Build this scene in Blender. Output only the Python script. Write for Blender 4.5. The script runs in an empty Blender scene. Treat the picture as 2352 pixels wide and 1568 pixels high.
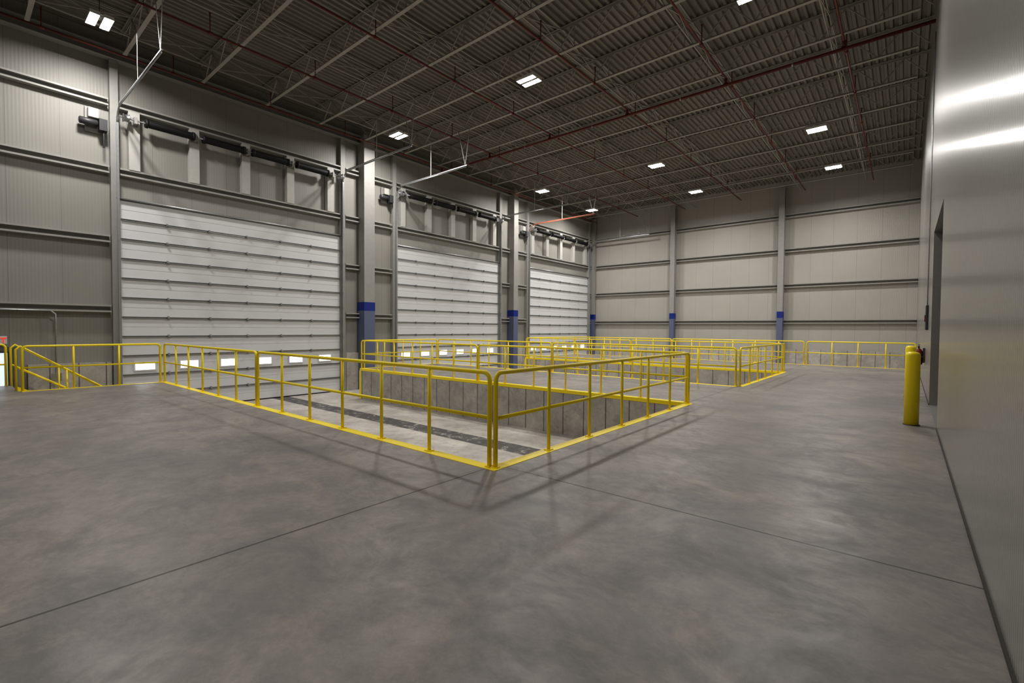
import bpy, math, random
from mathutils import Matrix, Vector
random.seed(4)
S=bpy.context.scene
COL=S.collection
S.view_settings.view_transform='Standard'
S.view_settings.look='Medium High Contrast'

# ------------------------------------------------------------ dimensions
XW=-18.55; YB=31.7; XR=0.41; ZP=-1.15; YN=-10.0
XE=-3.56; XL=-16.0; Y1=3.95; Y2=10.1; Y3=14.05; Y4=20.3; Y5=25.4
G=[2.17,4.26,6.32,8.31]
DA=3.43; DW=7.24; DS=10.1; DT=5.4
ZJ=9.55; ZD=10.28   # joist bottom, deck

# ------------------------------------------------------------ material helpers
def newmat(name):
    m=bpy.data.materials.new(name); m.use_nodes=True
    nt=m.node_tree; b=nt.nodes['Principled BSDF']
    return m,nt,b
def N(nt,t,**k):
    n=nt.nodes.new(t)
    for a,v in k.items():
        setattr(n,a,v)
    return n
def math_(nt,op,a,b=None,c=None):
    n=nt.nodes.new('ShaderNodeMath'); n.operation=op
    for i,x in enumerate((a,b,c)):
        if x is None: continue
        if isinstance(x,(int,float)): n.inputs[i].default_value=x
        else: nt.links.new(x,n.inputs[i])
    return n.outputs[0]
def mixc(nt,f,a,b,mode='MIX'):
    n=nt.nodes.new('ShaderNodeMix'); n.data_type='RGBA'; n.blend_type=mode
    for i,x in ((0,f),(6,a),(7,b)):
        if isinstance(x,(int,float)): n.inputs[i].default_value=x
        elif isinstance(x,tuple): n.inputs[i].default_value=(x[0],x[1],x[2],1)
        else: nt.links.new(x,n.inputs[i])
    return n.outputs[2]
def ramp(nt,f,p0,p1,c0=(0,0,0),c1=(1,1,1)):
    n=nt.nodes.new('ShaderNodeValToRGB'); e=n.color_ramp.elements
    if p0>p1: p0,p1,c0,c1=p1,p0,c1,c0
    e[0].position=p0;e[1].position=p1;e[0].color=(*c0,1);e[1].color=(*c1,1)
    nt.links.new(f,n.inputs[0]); return n.outputs[0]
def noise(nt,vec,scale,detail=4,rough=.55,dist=0):
    n=N(nt,'ShaderNodeTexNoise'); n.inputs['Scale'].default_value=scale
    n.inputs['Detail'].default_value=detail; n.inputs['Roughness'].default_value=rough
    n.inputs['Distortion'].default_value=dist
    nt.links.new(vec,n.inputs['Vector']); return n.outputs[0]
def pos(nt):
    g=N(nt,'ShaderNodeNewGeometry'); s=N(nt,'ShaderNodeSeparateXYZ')
    nt.links.new(g.outputs['Position'],s.inputs[0]); return g.outputs['Position'],s.outputs
def bump(nt,b,h,strength=.2,dist=.01):
    n=N(nt,'ShaderNodeBump'); n.inputs['Strength'].default_value=strength; n.inputs['Distance'].default_value=dist
    nt.links.new(h,n.inputs['Height']); nt.links.new(n.outputs[0],b.inputs['Normal'])
def simple(name,c,rough=.5,metal=0,var=.08,scale=6):
    m,nt,b=newmat(name); P,_=pos(nt)
    f=noise(nt,P,scale,1)
    c0=tuple(x*(1-var) for x in c); c1=tuple(min(1,x*(1+var)) for x in c)
    nt.links.new(mixc(nt,f,c0,c1),b.inputs['Base Color'])
    b.inputs['Roughness'].default_value=rough; b.inputs['Metallic'].default_value=metal
    return m
def seamf(nt,c,pitch,w,off=0):
    a=math_(nt,'ADD',c,off+1000*pitch); a=math_(nt,'MODULO',a,pitch); a=math_(nt,'SUBTRACT',a,pitch/2)
    a=math_(nt,'ABSOLUTE',a); return math_(nt,'GREATER_THAN',a,pitch/2-w/2)
def linef(nt,c,v,w):
    a=math_(nt,'ABSOLUTE',math_(nt,'SUBTRACT',c,v)); return math_(nt,'LESS_THAN',a,w/2)
def panelmat(name,axis,c,rough,pitch=1.07,rib=.075,slope=.1,seam=.3,ribcol=.12,spec=.5,coat=0):
    m,nt,b=newmat(name); P,s=pos(nt); co=s[axis]
    n1=noise(nt,P,.6,2)
    col=mixc(nt,n1,tuple(x*.92 for x in c),tuple(x*1.07 for x in c))
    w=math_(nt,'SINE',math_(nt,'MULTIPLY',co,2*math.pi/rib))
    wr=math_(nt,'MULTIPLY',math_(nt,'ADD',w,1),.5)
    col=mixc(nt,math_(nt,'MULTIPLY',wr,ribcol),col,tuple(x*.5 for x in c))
    if seam:
        sm=seamf(nt,co,pitch,.016)
        col=mixc(nt,math_(nt,'MULTIPLY',sm,seam),col,(.08,.08,.08))
    nt.links.new(col,b.inputs['Base Color'])
    b.inputs['Roughness'].default_value=rough
    b.inputs['Specular IOR Level'].default_value=spec
    b.inputs['Coat Weight'].default_value=coat; b.inputs['Coat Roughness'].default_value=.17
    h=wr
    if coat:
        # slight waviness of the thin sheet, elongated vertically
        mp=N(nt,'ShaderNodeMapping'); mp.inputs['Scale'].default_value=(1,1,5); nt.links.new(P,mp.inputs[0])
        h=math_(nt,'ADD',wr,math_(nt,'MULTIPLY',noise(nt,mp.outputs[0],1.3,3,.6),1.3))
    bump(nt,b,h,1.0,slope*rib/math.pi)
    return m
M={}
M['panel_left']=panelmat('panel_left',1,(.325,.317,.29),.5,slope=.05,ribcol=.09)
M['panel_back']=panelmat('panel_back',0,(.45,.435,.40),.5,slope=.05)
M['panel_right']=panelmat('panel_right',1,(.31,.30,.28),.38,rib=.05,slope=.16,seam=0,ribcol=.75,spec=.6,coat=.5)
M['girt']=simple('girt_steel',(.37,.365,.345),.45)
M['steel']=simple('grey_primer_steel',(.33,.325,.31),.5)
M['post']=simple('pale_channel',(.50,.495,.47),.5)
M['joist']=simple('joist_paint',(.40,.38,.345),.5)
M['deck']=simple('deck_metal',(.215,.20,.175),.5,0,.1,2)
M['galv']=simple('galvanised',(.42,.43,.44),.35,.7,.15,20)
M['hinge']=simple('hinge_steel',(.30,.30,.305),.4,.3,.1,20)
M['dark']=simple('dark_steel',(.05,.05,.055),.45)
M['black']=simple('black_rubber',(.008,.008,.009),.6)
M['door']=simple('door_white',(.69,.70,.715),.40,0,.03,1.5)
M['yellow']=simple('safety_yellow',(1.0,.79,.02),.34,0,.01,3)
M['blue']=simple('deep_blue_paint',(.008,.028,.24),.45)
M['slate']=simple('slate_blue_wrap',(.13,.155,.25),.5)
M['pipe']=simple('sprinkler_red',(.17,.038,.027),.45)
M['orange']=simple('orange_primer',(.42,.13,.07),.5)
M['white']=simple('white_enamel',(.72,.72,.70),.4)
M['red']=simple('extinguisher_red',(.16,.01,.012),.3)
M['rdoor']=simple('grey_door_paint',(.12,.12,.12),.45)
M['seal']=simple('joint_sealant',(.06,.055,.05),.7)
M['signwhite']=simple('sign_face',(.6,.6,.58),.5)
def emis(name,c,s):
    m,nt,b=newmat(name); b.inputs['Base Color'].default_value=(*c,1)
    P,_=pos(nt); f=noise(nt,P,3,1)
    nt.links.new(mixc(nt,f,tuple(x*.97 for x in c),c),b.inputs['Emission Color'])
    b.inputs['Emission Strength'].default_value=s; return m
M['lamp']=emis('led_lens',(1,.965,.925),385)
M['daylight']=emis('daylit_pane',(.88,.93,1),2.5)
M['daydim']=emis('daylit_dim_pane',(.70,.82,1),.75)
M['exitred']=emis('exit_letters',(1,.03,.02),.8)

# mezzanine floor concrete
m,nt,b=newmat('concrete_floor'); P,s=pos(nt)
mp=N(nt,'ShaderNodeMapping'); mp.inputs['Rotation'].default_value=(0,0,.7); mp.inputs['Scale'].default_value=(1,1.25,1); nt.links.new(P,mp.inputs[0]); Q=mp.outputs[0]
n1=noise(nt,P,.42,7,.70,.3); n2=noise(nt,Q,1.3,9,.76,.4); n3=noise(nt,P,60,2,.6); n4=noise(nt,Q,.9,8,.76,.5); n5=noise(nt,Q,5,9,.80,.3)
c=mixc(nt,ramp(nt,n1,.36,.64),(.205,.193,.188),(.37,.338,.312))
c=mixc(nt,math_(nt,'MULTIPLY',ramp(nt,n2,.44,.60),.55),c,(.150,.143,.143))
c=mixc(nt,math_(nt,'MULTIPLY',ramp(nt,n4,.53,.66),.50),c,(.45,.39,.33))
c=mixc(nt,math_(nt,'MULTIPLY',ramp(nt,n5,.40,.62),.35),c,(.150,.143,.140))
c=mixc(nt,math_(nt,'MULTIPLY',n3,.25),c,(.14,.132,.128))
j=None
for v in (Y1+.06,7.4,-.6): 
    q=linef(nt,s[1],v,.020 if v==Y1+.06 else .007); j=q if j is None else math_(nt,'MAXIMUM',j,q)
for v in (XE+.0,-6.9,-10.2,-13.4):
    q=linef(nt,s[0],v,.020 if v==XE else .007); j=math_(nt,'MAXIMUM',j,q)
c=mixc(nt,math_(nt,'MULTIPLY',j,.9),c,(.025,.022,.02))
nt.links.new(c,b.inputs['Base Color'])
r=N(nt,'ShaderNodeMapRange'); nt.links.new(n2,r.inputs[0]); r.inputs[1].default_value=.35; r.inputs[2].default_value=.65; r.inputs[3].default_value=.32; r.inputs[4].default_value=.55
nt.links.new(r.outputs[0],b.inputs['Roughness'])
bump(nt,b,math_(nt,'ADD',math_(nt,'MULTIPLY',n3,.3),n5),.2,.005)
M['floor']=m
# lower floor with tyre bands
m,nt,b=newmat('concrete_lower'); P,s=pos(nt)
n1=noise(nt,P,.8,6,.65,.4); n2=noise(nt,P,5,7,.75,.3)
c=mixc(nt,ramp(nt,n1,.35,.65),(.38,.355,.33),(.64,.605,.56))
c=mixc(nt,math_(nt,'MULTIPLY',ramp(nt,n2,.50,.66),.45),c,(.22,.205,.19))
band=math_(nt,'MAXIMUM',linef(nt,s[1],8.2,.62),linef(nt,s[1],5.6,.6))
band=math_(nt,'MULTIPLY',band,ramp(nt,n2,.33,.46))
c=mixc(nt,math_(nt,'MULTIPLY',band,.88),c,(.03,.031,.035))
nt.links.new(c,b.inputs['Base Color']); b.inputs['Roughness'].default_value=.55
M['lower']=m
# formed concrete wall
m,nt,b=newmat('formed_concrete'); P,s=pos(nt)
n1=noise(nt,P,1.6,8,.75,.3); n2=noise(nt,P,3.2,6,.75,.5)
c=mixc(nt,ramp(nt,n1,.32,.68),(.32,.305,.28),(.58,.555,.51))
c=mixc(nt,math_(nt,'MULTIPLY',ramp(nt,n2,.54,.68),.45),c,(.17,.155,.14))
sm=math_(nt,'MAXIMUM',seamf(nt,s[0],.61,.03),seamf(nt,s[1],.61,.03))
c=mixc(nt,math_(nt,'MULTIPLY',sm,.7),c,(.05,.045,.04))
nt.links.new(c,b.inputs['Base Color']); b.inputs['Roughness'].default_value=.8
bump(nt,b,math_(nt,'SUBTRACT',n1,sm),.2,.01)
M['formed']=m

# ------------------------------------------------------------ mesh builder
class MB:
    def __init__(s): s.v=[];s.f=[];s.m=[];s.sm=[]
    def box(s,lo,hi,mi=0):
        x0,y0,z0=lo;x1,y1,z1=hi;o=len(s.v)
        s.v+=[(x0,y0,z0),(x1,y0,z0),(x1,y1,z0),(x0,y1,z0),(x0,y0,z1),(x1,y0,z1),(x1,y1,z1),(x0,y1,z1)]
        for f in ((0,3,2,1),(4,5,6,7),(0,1,5,4),(1,2,6,5),(2,3,7,6),(3,0,4,7)):
            s.f.append([o+i for i in f]); s.m.append(mi); s.sm.append(False)
        return s
    def quad(s,pts,mi=0):
        o=len(s.v);s.v+=pts;s.f.append([o,o+1,o+2,o+3]);s.m.append(mi);s.sm.append(False);return s
    def tube(s,pts,r,n=8,cap=True,mi=0,rad=None):
        pts=[Vector(p) for p in pts];o=len(s.v);k=len(pts)
        up=None
        for i,p in enumerate(pts):
            if i==0:t=pts[1]-p
            elif i==k-1:t=p-pts[i-1]
            else:t=(pts[i+1]-p).normalized()+(p-pts[i-1]).normalized()
            t.normalize()
            if up is None:
                up=Vector((0,0,1)) if abs(t.z)<.9 else Vector((1,0,0))
            a=t.cross(up)
            if a.length<1e-4: a=t.cross(Vector((0,1,0)))
            a.normalize(); bb=a.cross(t).normalized(); up=bb
            rr=rad[i] if rad else r
            for j in range(n):
                th=2*math.pi*j/n
                s.v.append(tuple(p+a*math.cos(th)*rr+bb*math.sin(th)*rr))
        for i in range(k-1):
            for j in range(n):
                s.f.append([o+i*n+j,o+i*n+(j+1)%n,o+(i+1)*n+(j+1)%n,o+(i+1)*n+j]);s.m.append(mi);s.sm.append(True)
        if cap:
            s.f.append([o+j for j in range(n)][::-1]);s.m.append(mi);s.sm.append(False)
            s.f.append([o+(k-1)*n+j for j in range(n)]);s.m.append(mi);s.sm.append(False)
        return s
    def bar(s,p,q,w,h,mi=0):
        p=Vector(p);q=Vector(q);t=(q-p).normalized()
        up=Vector((0,0,1)) if abs(t.z)<.95 else Vector((0,1,0))
        a=t.cross(up).normalized()*w/2;bb=a.cross(t).normalized()*h/2;o=len(s.v)
        for e in(p,q):
            for u,v in((-1,-1),(1,-1),(1,1),(-1,1)): s.v.append(tuple(e+a*u+bb*v))
        for f in((0,1,2,3),(4,7,6,5),(0,4,5,1),(1,5,6,2),(2,6,7,3),(3,7,4,0)):
            s.f.append([o+i for i in f]);s.m.append(mi);s.sm.append(False)
        return s
    def mesh(s,name,mats):
        me=bpy.data.meshes.new(name);me.from_pydata(s.v,[],s.f)
        for m in mats: me.materials.append(M[m])
        me.polygons.foreach_set('material_index',s.m);me.polygons.foreach_set('use_smooth',s.sm)
        me.update();return me
def link(o):COL.objects.link(o);return o
def part(parent,name,mb,mats,bev=0,loc=(0,0,0),label=None):
    if isinstance(mats,str):mats=[mats]
    me=mb.mesh(name,mats) if isinstance(mb,MB) else mb
    o=link(bpy.data.objects.new(name,me)); o.parent=parent; o.location=loc
    if bev:
        md=o.modifiers.new('bevel','BEVEL');md.width=bev;md.segments=2;md.limit_method='ANGLE'
    if label:o['label']=label
    return o
def tag(o,label,cat,group=None,kind=None):
    o['label']=label;o['category']=cat
    if group:o['group']=group
    if kind:o['kind']=kind
    return o
def thing(name,loc,label,cat,group=None):
    o=link(bpy.data.objects.new(name,None));o.location=loc;o.empty_display_size=.2
    return tag(o,label,cat,group)
def solid(name,mb,mats,label,cat,group=None,kind=None,loc=(0,0,0),bev=0):
    o=part(None,name,mb,mats,bev,loc);return tag(o,label,cat,group,kind)
def clone(root,loc,label=None,rz=None):
    kids={}
    for ob in COL.objects:
        if ob.parent:kids.setdefault(ob.parent.name,[]).append(ob)
    def rec(o,par):
        c=o.copy();COL.objects.link(c)
        if par is not None:c.parent=par
        for k in kids.get(o.name,[]):rec(k,c)
        return c
    n=rec(root,None);n.location=loc
    if rz is not None:n.rotation_euler[2]=rz
    if label:n['label']=label
    return n

# ------------------------------------------------------------ shell
def struct(name,mb,mats,label,cat='wall',bev=0):
    return solid(name,mb,mats,label,cat,None,'structure',bev=bev)
struct('floor',MB().box((XW-.3,YN-.3,ZP-.25),(XR+5,YB+.3,ZP)),'lower','pale lower concrete drive floor with dark tyre bands','floor')
mz=MB()
for lo,hi in (((XL,YN,ZP),(XR,Y1,0)),((XE,Y1,ZP),(XR,Y5,0)),((XL,Y2,ZP),(XE,Y3,0)),((XL,Y4,ZP),(XE,Y5,0)),((XL-1.75,YN,ZP),(XL,1.05,0))):
    o=len(mz.f);mz.box(lo,hi,1);mz.m[o+1]=0
struct('floor',mz,['floor','formed'],'raised polished grey concrete dock floor with saw-cut joints','floor')
struct('wall_left',MB().box((XW-.3,YN,ZP),(XW,YB,ZD+.1)),'panel_left','beige insulated metal panel wall with overhead doors')
struct('wall_back',MB().box((XW,YB,ZP),(XR+.4,YB+.3,ZD+.1)),'panel_back','beige insulated metal panel wall at the end of the hall')
wr=MB()
RY0,RY1,RZ=10.05,13.35,3.65
wr.box((XR,YN,ZP),(XR+.3,RY0,ZD+.1));wr.box((XR,RY1,ZP),(XR+.3,YB,ZD+.1));wr.box((XR,RY0,RZ),(XR+.3,RY1,ZD+.1));wr.box((XR,RY0,ZP),(XR+.3,RY1,0))
struct('wall_right',wr,'panel_right','glossy grey ribbed metal panel wall')
struct('wall_front',MB().box((XW,YN-.3,ZP),(XR,YN,ZD+.1)),'panel_back','beige metal panel wall behind the viewer')
# corrugated deck
pr=[];x=XW;p=.2
while x<XR:
    pr+=[(x,ZD),(x+.07,ZD),(x+.10,ZD+.06),(x+.17,ZD+.06)];x+=p
pr.append((XR+.1,ZD));dk=MB()
for (a,z) in pr:
    dk.v+=[(a,YN,z),(a,YB,z)]
for i in range(len(pr)-1):
    dk.f.append([2*i,2*i+1,2*i+3,2*i+2]);dk.m.append(0);dk.sm.append(False)
dk.box((XW-.3,YN-.3,ZD+.12),(XR+.4,YB+.3,ZD+.3))
struct('ceiling',dk,'deck','corrugated steel roof deck','ceiling')
struct('baseboard_back',MB().box((XW+.05,YB-.12,ZP),(XR,YB,.47)),'formed','concrete curb wall under the metal panels','wall base')
bl=MB();segs=[(1.4,DA-.25)]+[(DA+DW+.25+DS*i,DA+DS*(i+1)-.25) for i in range(2)]
for a,b_ in segs: bl.box((XW,a,ZP),(XW+.1,b_,.47))
struct('baseboard_left',bl,'formed','concrete curb wall between the overhead doors','wall base')
br=MB();br.box((XR-.012,YN,0),(XR,RY0,.03));br.box((XR-.012,RY1,0),(XR,Y5,.03))
struct('baseboard_right',br,'seal','dark sealant strip along the wall base','baseboard')

# yellow edge trims
tn=[0]
def trim(lo,hi,lab='yellow painted steel edge angle on the dock edge'):
    tn[0]+=1; struct('trim_%d'%tn[0],MB().box(lo,hi),'yellow',lab,'edge trim',bev=.004)
w=.14;t=.012;h=.08
trim((XL,Y1-w,-h),(XE+w,Y1+t,.006))
trim((XE-t,Y1+t,-h),(XE+w,Y2-t,.006))
trim((XL,Y2-t,-h),(XE,Y2+w,.006))
trim((XL,Y3-w,-h),(XE,Y3+t,.006))
trim((XE-t,Y3+t,-h),(XE+w,Y4-t,.006))
trim((XL,Y4-t,-h),(XE,Y4+w,.006))
trim((XL,Y5-w,-h),(XR-.02,Y5+t,.006))
for ya,yb in((Y2+w,Y3-w),(Y4+w,Y5-w),(1.1,Y1-w)):
    trim((XL-t,ya,-h),(XL+w,yb,.006))
for yy in (Y2,Y3,Y4,Y5,Y1):
    s_=1 if yy in(Y2,Y4) else -1
    trim((XL-.02,min(yy,yy+s_*.12)-.02,ZP),(XL+.1,max(yy,yy+s_*.12)+.02,-h),'yellow steel corner guard on the concrete dock end')

# ------------------------------------------------------------ girts and columns
gg='wall girts'
spans=[(YN,DA-.25),(DA+DW+.25,11.58),(12.1,DA+DS-.25),(DA+DS+DW+.25,21.75),(22.15,DA+2*DS-.25),(DA+2*DS+DW+.2,31.3)]
def girt_y(a,b_,z):
    g=MB();X0=XW+.003
    g.box((X0,a,z-.02),(X0+.2,b_,z));g.box((X0,a,z-.22),(X0+.2,b_,z-.2));g.box((X0,a,z-.2),(X0+.012,b_,z-.02))
    g.box((X0+.188,a,z-.05),(X0+.2,b_,z-.02));g.box((X0+.188,a,z-.2),(X0+.2,b_,z-.17))
    solid('wall_girt',g,'girt','grey steel channel girt across the metal wall panels','wall girt',gg)
for a,b_ in spans:
    for z in G: girt_y(a,b_,z+.02)
for i in range(3):
    a=DA+DS*i
    for z in G[2:]: girt_y(a,a+DW,z+.02)
def girt_x(a,b_,z):
    g=MB();Y0=YB-.003
    g.box((a,Y0-.2,z-.02),(b_,Y0,z));g.box((a,Y0-.2,z-.22),(b_,Y0,z-.2));g.box((a,Y0-.012,z-.2),(b_,Y0,z-.02))
    g.box((a,Y0-.2,z-.05),(b_,Y0-.188,z-.02));g.box((a,Y0-.2,z-.2),(b_,Y0-.188,z-.17))
    solid('wall_girt',g,'girt','grey steel channel girt across the end wall panels','wall girt',gg)
cxs=[-12.13,-5.7]
for a,b_ in((XW+.45,cxs[0]-.16),(cxs[0]+.16,cxs[1]-.16),(cxs[1]+.16,XR-.01)):
    for z in G: girt_x(a,b_,z+.02)
def column(name,x0,x1,y0,y1,zb,web_axis):
    c=thing(name,((x0+x1)/2,(y0+y1)/2,zb),'grey steel building column with a blue painted guard','column','building columns')
    X=(x1-x0)/2;Y=(y1-y0)/2;Hh=ZJ+.3-zb
    g=MB()
    if web_axis=='x':
        g.box((-X,-Y,0),(-X+.03,Y,Hh));g.box((X-.03,-Y,0),(X,Y,Hh));g.box((-X+.03,-.015,0),(X-.03,.015,Hh));g.box((-X+.03,-Y+.02,0),(X-.03,-Y+.04,Hh))
    else:
        g.box((-X,-Y,0),(X,-Y+.025,Hh));g.box((-X,Y-.025,0),(X,Y,Hh));g.box((-.012,-Y+.025,0),(.012,Y-.025,Hh))
    part(c,'shaft',g,'steel')
    e=.008
    part(c,'guard_wrap',MB().box((-X,-Y-e,0),(X+e,Y+e,2.3-zb)),'slate',label='slate blue column guard')
    part(c,'painted_band',MB().box((-X,-Y-e-.003,2.3-zb),(X+e+.003,Y+e+.003,2.67-zb)),'blue',label='deep blue painted band')
    part(c,'base_plate',MB().box((-X,-Y-.06,0),(X+.06,Y+.06,.025)),'steel')
    return c
column('steel_column',XW+.02,XW+.55,11.58,12.1,ZP,'x')
column('steel_column',XW+.02,XW+.5,21.75,22.15,ZP,'x')
column('steel_column',XW+.02,XW+.42,31.32,31.56,ZP,'x')
for cx in cxs: column('steel_column',cx-.15,cx+.15,YB-.46,YB-.13,ZP,'y')
for i in range(3):
    for y0,y1 in((DA-.22,DA-.02),(DA+DW+.02,DA+DW+.22)):
        a=y0+DS*i;b_=y1+DS*i
        g=MB();g.box((XW+.002,a,ZP),(XW+.2,a+.012,ZJ-.06));g.box((XW+.002,b_-.012,ZP),(XW+.2,b_,ZJ-.06));g.box((XW+.188,a+.012,ZP),(XW+.2,b_-.012,ZJ-.06))
        solid('jamb_post',g,'steel','grey steel channel jamb post beside the overhead door','post','door jamb posts')
for i in range(3):
    for o_ in(.35,1.95,3.55,5.15,6.8):
        y=DA+DS*i+o_
        g=MB();g.box((XW+.205,y-.14,G[2]+.02),(XW+.22,y+.14,G[3]-.2));g.box((XW+.01,y-.14,G[2]+.02),(XW+.205,y-.128,G[3]-.2));g.box((XW+.01,y+.128,G[2]+.02),(XW+.205,y+.14,G[3]-.2))
        solid('header_post',g,'post','pale steel channel post behind the door springs','post','spring support posts')
g=MB();g.box((XW+.01,YN,ZJ-.05),(XW+.3,YB-.5,ZJ-.03));g.box((XW+.01,YN,ZJ+.25),(XW+.3,YB-.5,ZJ+.27));g.box((XW+.01,YN,ZJ-.03),(XW+.03,YB-.5,ZJ+.25))
solid('eave_beam',g,'steel','long grey steel eave beam carrying the roof joists','beam')

# ------------------------------------------------------------ overhead doors
hinge=MB();hinge.box((0,-.03,-.055),(.018,.03,.055));hinge.box((.018,-.012,-.03),(.05,.012,.035));hinge.tube([(.05,-.03,0),(.05,.03,0)],.016,8)
hinge_me=hinge.mesh('hinge',['hinge'])
pane=MB().box((0,0,0),(.014,.50,.23)).mesh('window_pane',['daylight'])
fr=MB()
for lo,hi in(((0,-.04,-.04),(.03,.54,0)),((0,-.04,.23),(.03,.54,.27)),((0,-.04,0),(.03,0,.23)),((0,.5,0),(.03,.54,.23))):fr.box(lo,hi)
frame_me=fr.mesh('window_frame',['white'])
NS=11;SH=(DT-ZP)/NS
sec=MB();strut=MB()
for k in range(NS):
    z0=k*SH;sec.box((0,0,z0+.008),(.05,DW,z0+SH-.008))
    sec.box((.05,0,z0+.02),(.056,DW,z0+SH*.5-.012));sec.box((.05,0,z0+SH*.5+.012),(.056,DW,z0+SH-.02))
    if k:strut.box((.056,.02,z0-.03),(.10,DW-.02,z0-.022));strut.box((.056,.02,z0+.022),(.10,DW-.02,z0+.03));strut.box((.05,.0,z0-.022),(.06,DW,z0+.022))
top=MB().tube([(.12,-.1,NS*SH+.03),(.12,DW+.1,NS*SH+.03)],.03,8).box((0,0,NS*SH),(.08,DW,NS*SH+.07))
for i in range(3):
    y=DA+DS*i
    d=solid('door_%d'%(i+1),MB().box((-.012,0,0),(0,DW,NS*SH)),'dark','white sectional overhead dock door with a row of small windows','overhead door',None,'structure',loc=(XW+.06,y,ZP))
    if i==0:
        ms=sec.mesh('door_panel',['door']);mt=strut.mesh('section_strut',['galv']);mtt=top.mesh('top_rail',['galv'])
        mse=MB().box((0,0,-.0),(.07,DW,.04)).mesh('bottom_seal',['black'])
    part(d,'door_panel',ms,'door',label='white insulated door sections')
    part(d,'section_strut',mt,'galv');part(d,'top_rail',mtt,'galv',label='shiny galvanised top rail')
    part(d,'bottom_seal',mse,'black',loc=(.0,0,0),label='black rubber bottom seal')
    for k in range(6):
        wz=.19-ZP
        wn=part(d,'window_frame',frame_me,'white',loc=(.056,.31+1.2*k,wz))
        part(wn,'window_pane',pane,'daylight',loc=(.004,0,0),label='bright daylit glass pane')
    for k in range(1,NS):
        for q in range(5):
            part(d,'hinge',hinge_me,'hinge',loc=(.09,1.18+1.2*q,k*SH))
tz=8.05-ZP
def make_track(mat):
    vert=MB().bar((0,0,0),(0,0,tz-.4),.04,.06)
    ang=MB().bar((-.07,0,0),(-.07,0,tz-.2),.09,.02)
    arc=[(.4-.4*math.cos(math.pi/2*k/6),0,tz-.4+.4*math.sin(math.pi/2*k/6)) for k in range(7)]
    hor=MB().tube(arc+[(4.55,0,tz)],.022,6);hor.bar((.3,0,tz+.05),(4.6,0,tz+.05),.035,.03)
    h1=MB().bar((2.4,0,tz+.06),(2.4,0,ZJ-ZP),.035,.01)
    h2=MB().bar((4.5,0,tz+.06),(4.1,0,ZJ-ZP),.03,.012).bar((4.5,0,tz+.06),(4.75,0,ZJ-ZP),.03,.012)
    return [('vertical_track',vert,'galv'),('wall_angle',ang,'galv'),('horizontal_track',hor,mat),('hanger',h1,'post'),('hanger',h2,'steel')]
for i in range(3):
    for k,dy in enumerate((-.07,DW+.07)):
        mt_='orange' if (i==2 and k==0) else 'galv'
        tr=thing('door_track',(XW+.30,DA+DS*i+dy,ZP),('orange primed' if mt_=='orange' else 'galvanised')+' overhead door track hung from the roof joists','door track','overhead door tracks')
        for n_,mb_,mm_ in make_track(mt_): part(tr,n_,mb_,mm_)
prof=[];rad=[]
L=1.27
nn=64
for k in range(nn+1):
    prof.append((0,L*k/nn,0));rad.append(.105+(.016 if k%2 else 0))
rad[0]=rad[-1]=.045
spr=MB().tube(prof,.09,12,rad=rad).tube([(0,-.02,0),(0,.05,0)],.135,12).tube([(0,L-.05,0),(0,L+.02,0)],.135,12)
spr_me=spr.mesh('torsion_spring',['black'])
for i in range(3):
    sa=thing('spring_shaft',(XW+.42,DA+DS*i,7.80),'long steel shaft with four black torsion springs above the door','door spring','door spring shafts')
    part(sa,'shaft',MB().tube([(0,-.06,0),(0,DW+.06,0)],.02,8),'galv')
    for o_ in(.6,2.15,3.7,5.3): part(sa,'torsion_spring',spr_me,'black',loc=(0,o_,0),label='black coiled torsion spring')
    for o_ in(.35,1.95,3.55,5.15,6.8): part(sa,'bearing_bracket',MB().box((-.2,-.04,-.1),(.04,.04,.1)).box((-.2,-.09,-.13),(-.18,.09,.13)),'steel',loc=(0,o_,0))
    for o_ in(.12,DW-.12): part(sa,'cable_drum',MB().tube([(0,-.07,0),(0,-.05,0),(0,.05,0),(0,.07,0)],.1,14,rad=[.13,.1,.1,.13]),'galv',loc=(0,o_-.0,0))
    op=thing('door_operator',(XW+.02,DA+DS*i-.72,7.4),'grey electric door operator with black motor on the wall','door motor','door operators')
    part(op,'operator_box',MB().box((.08,0,.22),(.26,.24,.5)),'post',bev=.015,label='pale grey control box')
    part(op,'motor',MB().tube([(.2,-.2,.08),(.2,-.18,.08),(.2,.2,.08),(.2,.22,.08)],.1,14,rad=[.07,.1,.1,.07]),'dark',label='black cylindrical motor')
    part(op,'mounting_plate',MB().box((0,-.05,-.15),(.08,.3,.55)),'steel')
    part(op,'gear_case',MB().box((.1,.23,-.12),(.34,.42,.22)).tube([(.26,.34,-.6),(.26,.34,-.12)],.02,8),'dark',bev=.01)
# ------------------------------------------------------------ exit door and sign
d=solid('door_4',MB().box((0,.2,ZP),(.05,1.2,.98)),'rdoor','grey steel exit door with a tall bright window','door',None,'structure',loc=(XW+.02,0,0))
part(d,'window_pane',MB().box((.05,.34,-.15),(.06,1.02,.82)),'daydim',label='bluish daylit glass')
part(d,'window_frame',MB().box((.05,.30,-.19),(.075,1.06,-.15)).box((.05,.30,.82),(.075,1.06,.86)).box((.05,.30,-.15),(.075,.34,.82)).box((.05,1.02,-.15),(.075,1.06,.82)),'dark')
part(d,'push_bar',MB().tube([(.1,.3,-.25),(.1,1.1,-.25)],.02).box((.05,.28,-.28),(.12,.34,-.22)).box((.05,1.06,-.28),(.12,1.12,-.22)),'galv')
ex=thing('exit_sign',(XW+.05,.60,1.05),'red and white illuminated EXIT sign on the wall','sign')
part(ex,'sign_body',MB().box((0,0,0),(.05,.42,.22)),'signwhite',bev=.008)
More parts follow.
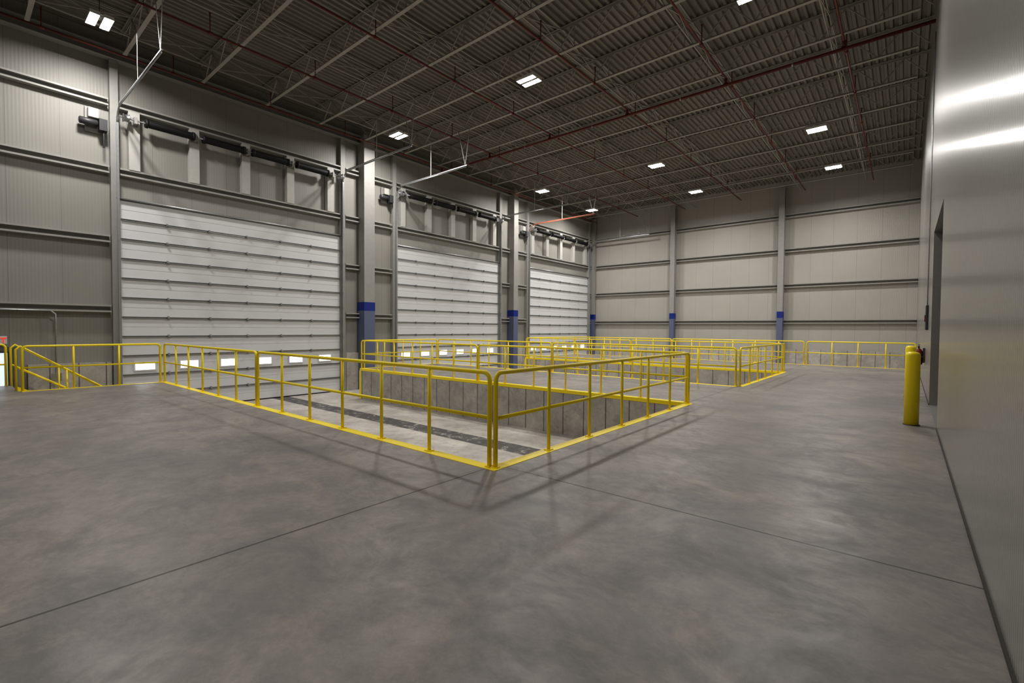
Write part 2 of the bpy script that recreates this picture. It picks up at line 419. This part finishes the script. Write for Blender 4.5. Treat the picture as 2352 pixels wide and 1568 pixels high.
cu=bpy.data.curves.new('t','FONT');cu.body='EXIT';cu.size=.2;cu.extrude=.004;cu.align_x='CENTER'
to=bpy.data.objects.new('t',cu);COL.objects.link(to);bpy.context.view_layer.update()
me=bpy.data.meshes.new_from_object(to.evaluated_get(bpy.context.evaluated_depsgraph_get()));bpy.data.objects.remove(to)
me.materials.clear();me.materials.append(M['exitred'])
me.transform(Matrix(((0,0,1,0),(1,0,0,0),(0,1,0,0),(0,0,0,1))))
part(ex,'lettering',me,'exitred',loc=(.055,.21,.04),label='red EXIT letters')
part(ex,'bracket',MB().box((-.05,.18,.08),(0,.24,.14)),'dark')
g=MB().tube([(0,-.9,1.98),(0,1.85,1.98),(0,1.95,1.88),(0,1.95,.2)],.022,8).box((-.02,1.85,0),(.06,2.05,.22))
solid('wall_conduit',g,'galv','grey conduit pipe running along the wall to a small box','pipe',loc=(XW+.24,0,0))

# ------------------------------------------------------------ guardrails
RH=1.06;RM=.55
rail_cache={}
def railing(p,q,n,label='yellow tubular steel guardrail panel along the dock edge'):
    p=Vector((*p,0));q=Vector((*q,0));L=(q-p).length;ang=math.atan2(q.y-p.y,q.x-p.x)
    r=thing('guardrail',(p.x,p.y,.006),label,'railing','yellow guardrails')
    r.rotation_euler[2]=ang
    key=(round(L,3),n)
    if key not in rail_cache:
        c=.09;e=.035;x1=L-e
        pts=[(e,0,0),(e,0,RH-c)]+[(e+c-c*math.cos(t_),0,RH-c+c*math.sin(t_)) for t_ in[math.pi/2*k/6 for k in range(1,7)]]
        pts+=[(x1-c+c*math.sin(t_),0,RH-c+c*math.cos(t_)) for t_ in[math.pi/2*k/6 for k in range(0,7)]]+[(x1,0,0)]
        fm=MB().tube(pts,.027,10).box((e-.03,-.045,0),(e+.03,.045,.01)).box((x1-.03,-.045,0),(x1+.03,.045,.01)).mesh('rail_frame',['yellow'])
        mm=MB().tube([(e,0,RM),(x1,0,RM)],.022,10).mesh('mid_rail',['yellow'])
        pm=MB().tube([(0,0,0),(0,0,RH)],.023,10).box((-.05,-.04,0),(.05,.04,.01)).mesh('post',['yellow'])
        rail_cache[key]=(fm,mm,pm)
    fm,mm,pm=rail_cache[key]
    part(r,'rail_frame',fm,'yellow');part(r,'mid_rail',mm,'yellow')
    for k in range(1,n): part(r,'post',pm,'yellow',loc=(.045+(L-.09)*k/n,0,0))
    return r
o=.05;XM=-9.79
railing((XL,Y1-o),(XM,Y1-o),6);railing((XM,Y1-o),(XE+.018,Y1-o),6)
railing((XE+o+.015,Y1-o-.025),(XE+o,Y2-.02),6)
for ya,yb in((Y2,Y3),(Y4,Y5)):
    railing((XL,ya+o),(XM,ya+o),6);railing((XM,ya+o),(XE,ya+o),6)
    railing((XL,yb-o),(XM,yb-o),6);railing((XM,yb-o),(XE,yb-o),6)
    railing((XL+o,ya+.12),(XL+o,yb-.12),4)
railing((XE+o,Y3-.0),(XE+o,Y4-.03),6)
railing((XE+.05,Y5-o),(XR-.05,Y5-o),4)
railing((XL+o,Y1-.12),(XL+o,1.08),3,'yellow guardrail panel beside the stairs')
railing((XL-1.68,.98),(XL-1.68,-2.2),3,'yellow guardrail panel beside the stair landing')

# stairs
st=thing('staircase',(XL-.92,1.05,ZP),'steel stairs with yellow handrails down to the drive floor','stairs')
n=6;rise=-ZP/n;run=.29
tr_=MB()
for k in range(1,n):
    tr_.box((-.65,(k-1)*run,-ZP-k*rise-.03),(.65,k*run,-ZP-k*rise))
    tr_.box((-.65,(k-1)*run,-ZP-k*rise-.03),(.65,(k-1)*run+.01,-ZP-(k-1)*rise-.03))
part(st,'tread',tr_,'galv')
for sx in(-.67,.67):
    part(st,'stringer',MB().bar((sx,0,-ZP-.12),(sx,n*run-.1,.1),.03,.25),'yellow')
    hr=MB().tube([(sx,-.02,-ZP),(sx,-.02,-ZP+RH-.08),(sx,.06,-ZP+RH),(sx,n*run-.1,RH-.02),(sx,n*run,RH-.1),(sx,n*run,0)],.024,8)
    hr.tube([(sx,0,-ZP+.55),(sx,n*run,.52)],.02,8).tube([(sx,n*run*.5,-ZP*.5),(sx,n*run*.5,-ZP*.5+RH)],.02,8)
    part(st,'handrail',hr,'yellow',label='yellow tubular stair handrail')

# ------------------------------------------------------------ roof joists
JL=XR-.02-(XW+.3);npan=31;pw=JL/npan;jd=ZD-ZJ-.01
tc=MB();tc.box((0,-.06,jd-.008),(JL,.06,jd));tc.box((0,-.02,jd-.06),(JL,-.012,jd-.008));tc.box((0,.012,jd-.06),(JL,.02,jd-.008))
bc=MB();bc.box((.3,-.05,0),(JL-.3,.05,.008));bc.box((.3,-.02,.008),(JL-.3,-.012,.05));bc.box((.3,.012,.008),(JL-.3,.02,.05))
wb=MB();pts=[]
for k in range(npan+1):
    pts.append((min(max(k*pw,.05),JL-.05),0,.03 if k%2 else jd-.04))
for a,b_ in zip(pts,pts[1:]): wb.bar(a,b_,.028,.028)
for k in range(2,npan-1,4): wb.bar((k*pw,0,.03),(k*pw,0,jd-.03),.02,.02)
jt=[tc.mesh('top_chord',['joist']),bc.mesh('bottom_chord',['joist']),wb.mesh('web',['joist'])]
ys=[11.57+2.02*k for k in range(-7,10)]
for y in ys:
    j_=thing('roof_joist',(XW+.3,y,ZJ),'pale grey open-web steel roof joist under the deck','roof joist','roof joists')
    for n_,me_ in zip(('top_chord','bottom_chord','web'),jt): part(j_,n_,me_,'joist')
for x in(-16.8,-13.8,-10.8,-7.8,-4.8,-1.8):
    g=MB()
    g.bar((x,ys[0],ZJ+.07),(x,YB,ZJ+.07),.03,.03)
    g.bar((x,ys[0],ZD-.09),(x,YB,ZD-.09),.03,.03)
    for a,b_ in zip(ys,ys[1:]): g.bar((x,a,ZJ+.07),(x,b_,ZD-.09),.022,.022);g.bar((x,a,ZD-.09),(x,b_,ZJ+.07),.022,.022)
    solid('joist_bridging',g,'joist','thin steel angle bridging crossing the roof joists','joist bridging','joist bridging lines')

# ------------------------------------------------------------ sprinkler pipes
zp=9.34;YM=15.56
mp_=thing('sprinkler_main_pipe',(XW+.3,YM,zp-.21),'dark red sprinkler main pipe under the roof joists','pipe')
part(mp_,'pipe_run',MB().tube([(0,0,0),(XR-.02-XW-.3,0,0)],.046,12),'pipe')
for x in(2.6,5.9,9.1,12.4,15.6): part(mp_,'hanger',MB().tube([(x,0,-.055),(x,0,ZJ-zp+.215)],.008,6).tube([(x-.02,0,0),(x+.02,0,0)],.055,12),'galv')
hd=MB().tube([(0,0,0),(0,0,.5)],.014,6).tube([(0,0,.5),(0,0,.53)],.03,6).mesh('sprinkler_head',['pipe'])
ft=MB().tube([(0,-.06,0),(0,.06,0)],.042,8).mesh('fitting',['pipe'])
for x in(-17.5,-14.35,-11.1,-7.75,-4.45,-1.45):
    b_=thing('sprinkler_branch_pipe',(x,0,zp),'dark red sprinkler branch pipe with upright heads','pipe','sprinkler branch pipes')
    part(b_,'pipe_run',MB().tube([(0,-3,0),(0,30.6,0)],.029,8),'pipe')
    y=-1.2
    while y<30.6:
        part(b_,'sprinkler_head',hd,'pipe',loc=(0,y,0));part(b_,'fitting',ft,'pipe',loc=(0,y,0));y+=2.9
    part(b_,'riser',MB().tube([(0,YM,-.16),(0,YM,0)],.04,8).tube([(0,YM,-.16),(0,YM,-.125)],.06,8),'pipe')

# ------------------------------------------------------------ high bay lights
hb=thing('high_bay_light',(-16.15,2.65,9.4),'twin-panel white LED high bay light, switched on','ceiling light','high bay lights')
hg=MB();zs=-.002
for a,b_ in((-.24,-.04),(.04,.24)):
    hg.box((-.33,a,.03),(.33,b_,.09))
    hg.box((-.33,a,zs),(-.32,b_,.03));hg.box((.32,a,zs),(.33,b_,.03));hg.box((-.32,a,zs),(.32,a+.008,.03));hg.box((-.32,b_-.008,zs),(.32,b_,.03))
hg.box((-.12,-.14,.09),(.12,.14,.16)).box((-.3,-.04,.05),(-.26,.04,.07)).box((.26,-.04,.05),(.3,.04,.07))
part(hb,'housing',hg,'white')
lq=MB()
for a,b_ in((-.23,-.05),(.05,.23)): lq.quad([(-.318,a,.022),(-.318,b_,.022),(.318,b_,.022),(.318,a,.022)])
part(hb,'lamp_lens',lq,'lamp',label='glowing white lens')
part(hb,'hanger',MB().tube([(0,0,.16),(0,0,ZD-9.4-.03)],.008,6),'dark')
for x,y in((-16.1,11.95),(-16.1,21.9),(-16.1,27.4),(-9.35,2.65),(-9.35,11.95),(-9.35,21.9),(-9.35,27.4),(-2.95,12.15),(-2.85,21.9),(-2.85,27.4),(-2.85,-6.6)):
    clone(hb,(x,y,9.4))

# ------------------------------------------------------------ right wall things
d=solid('door_5',MB().box((0,RY0,0),(.06,RY1,RZ)),'rdoor','closed grey door set back in the ribbed metal wall','door',None,'structure',loc=(XR+.22,0,0))
g=MB()
for k in range(1,6): g.box((-.012,RY0,k*.61-.01),(0,RY1,k*.61+.01))
part(d,'section_joint',g,'dark')
part(d,'handle',MB().tube([(-.05,RY0+.5,1.0),(-.05,RY0+.5,1.3)],.012).box((-.05,RY0+.48,1.0),(0,RY0+.52,1.02)).box((-.05,RY0+.48,1.28),(0,RY0+.52,1.3)),'galv')
bo=thing('bollard',(.10,10.32,0),'yellow steel safety bollard beside the wall opening','bollard','yellow bollards')
pts=[];rr=[]
for z,r_ in((0,.1),(1.16,.1),(1.185,.097),(1.205,.083),(1.217,.055),(1.222,.01)):pts.append((0,0,z));rr.append(r_)
part(bo,'sleeve',MB().tube(pts,.1,28,rad=rr),'yellow')
part(bo,'base_ring',MB().tube([(0,0,0),(0,0,.01)],.112,28),'seal')
clone(bo,(.10,14.7,0))
fe=thing('fire_extinguisher',(XR-.13,17.0,.66),'dark red fire extinguisher on a wall bracket','fire extinguisher')
part(fe,'cylinder',MB().tube([(0,0,0),(0,0,.02),(0,0,.36),(0,0,.41),(0,0,.44)],.085,20,rad=[.07,.085,.085,.06,.03]),'red')
part(fe,'valve',MB().tube([(0,0,.44),(0,0,.49)],.022,10).box((-.02,-.1,.49),(.02,.03,.51)).box((-.02,-.11,.53),(.02,.03,.545)),'dark')
part(fe,'hose',MB().tube([(0,.02,.47),(0,.1,.45),(-.01,.12,.35),(-.01,.11,.15)],.012,8),'black')
part(fe,'wall_bracket',MB().box((.085,-.04,.05),(.135,.04,.45)).box((-.0,-.092,.2),(.1,-.086,.23)).box((-.0,.086,.2),(.1,.092,.23)),'dark')
part(fe,'label_plate',MB().box((-.087,-.03,.14),(-.083,.03,.26)),'signwhite')
cb=thing('control_box',(XR-.05,15.2,1.6),'dark electrical control box on the metal wall','control box')
part(cb,'enclosure',MB().box((0,0,0),(.05,.45,.6)),'dark',bev=.01)
part(cb,'conduit',MB().tube([(.03,.22,.6),(.03,.22,7.2)],.012,8),'galv')
part(cb,'switch_handle',MB().box((-.02,.1,.2),(0,.14,.36)),'red')

# ------------------------------------------------------------ world, camera
w=bpy.data.worlds.new('World');S.world=w;w.use_nodes=True
w.node_tree.nodes['Background'].inputs[0].default_value=(.6,.7,.8,1);w.node_tree.nodes['Background'].inputs[1].default_value=.1
cam=bpy.data.cameras.new('Camera');co=bpy.data.objects.new('Camera',cam);COL.objects.link(co)
cam.sensor_width=36;cam.lens=36*1083/2352;cam.clip_start=.05;cam.clip_end=200
y=math.radians(39.86);pt=math.radians(-1.554);r=math.radians(.3953)
f0=Vector((-math.sin(y),math.cos(y),0));r0=Vector((math.cos(y),math.sin(y),0));u0=Vector((0,0,1))
f1=f0*math.cos(pt)+u0*math.sin(pt);u1=u0*math.cos(pt)-f0*math.sin(pt)
rx=r0*math.cos(r)+u1*math.sin(r);uu=u1*math.cos(r)-r0*math.sin(r)
mt=Matrix((( rx.x,uu.x,-f1.x,0),(rx.y,uu.y,-f1.y,0),(rx.z,uu.z,-f1.z,1.56),(0,0,0,1)))
co.matrix_world=mt
S.camera=co
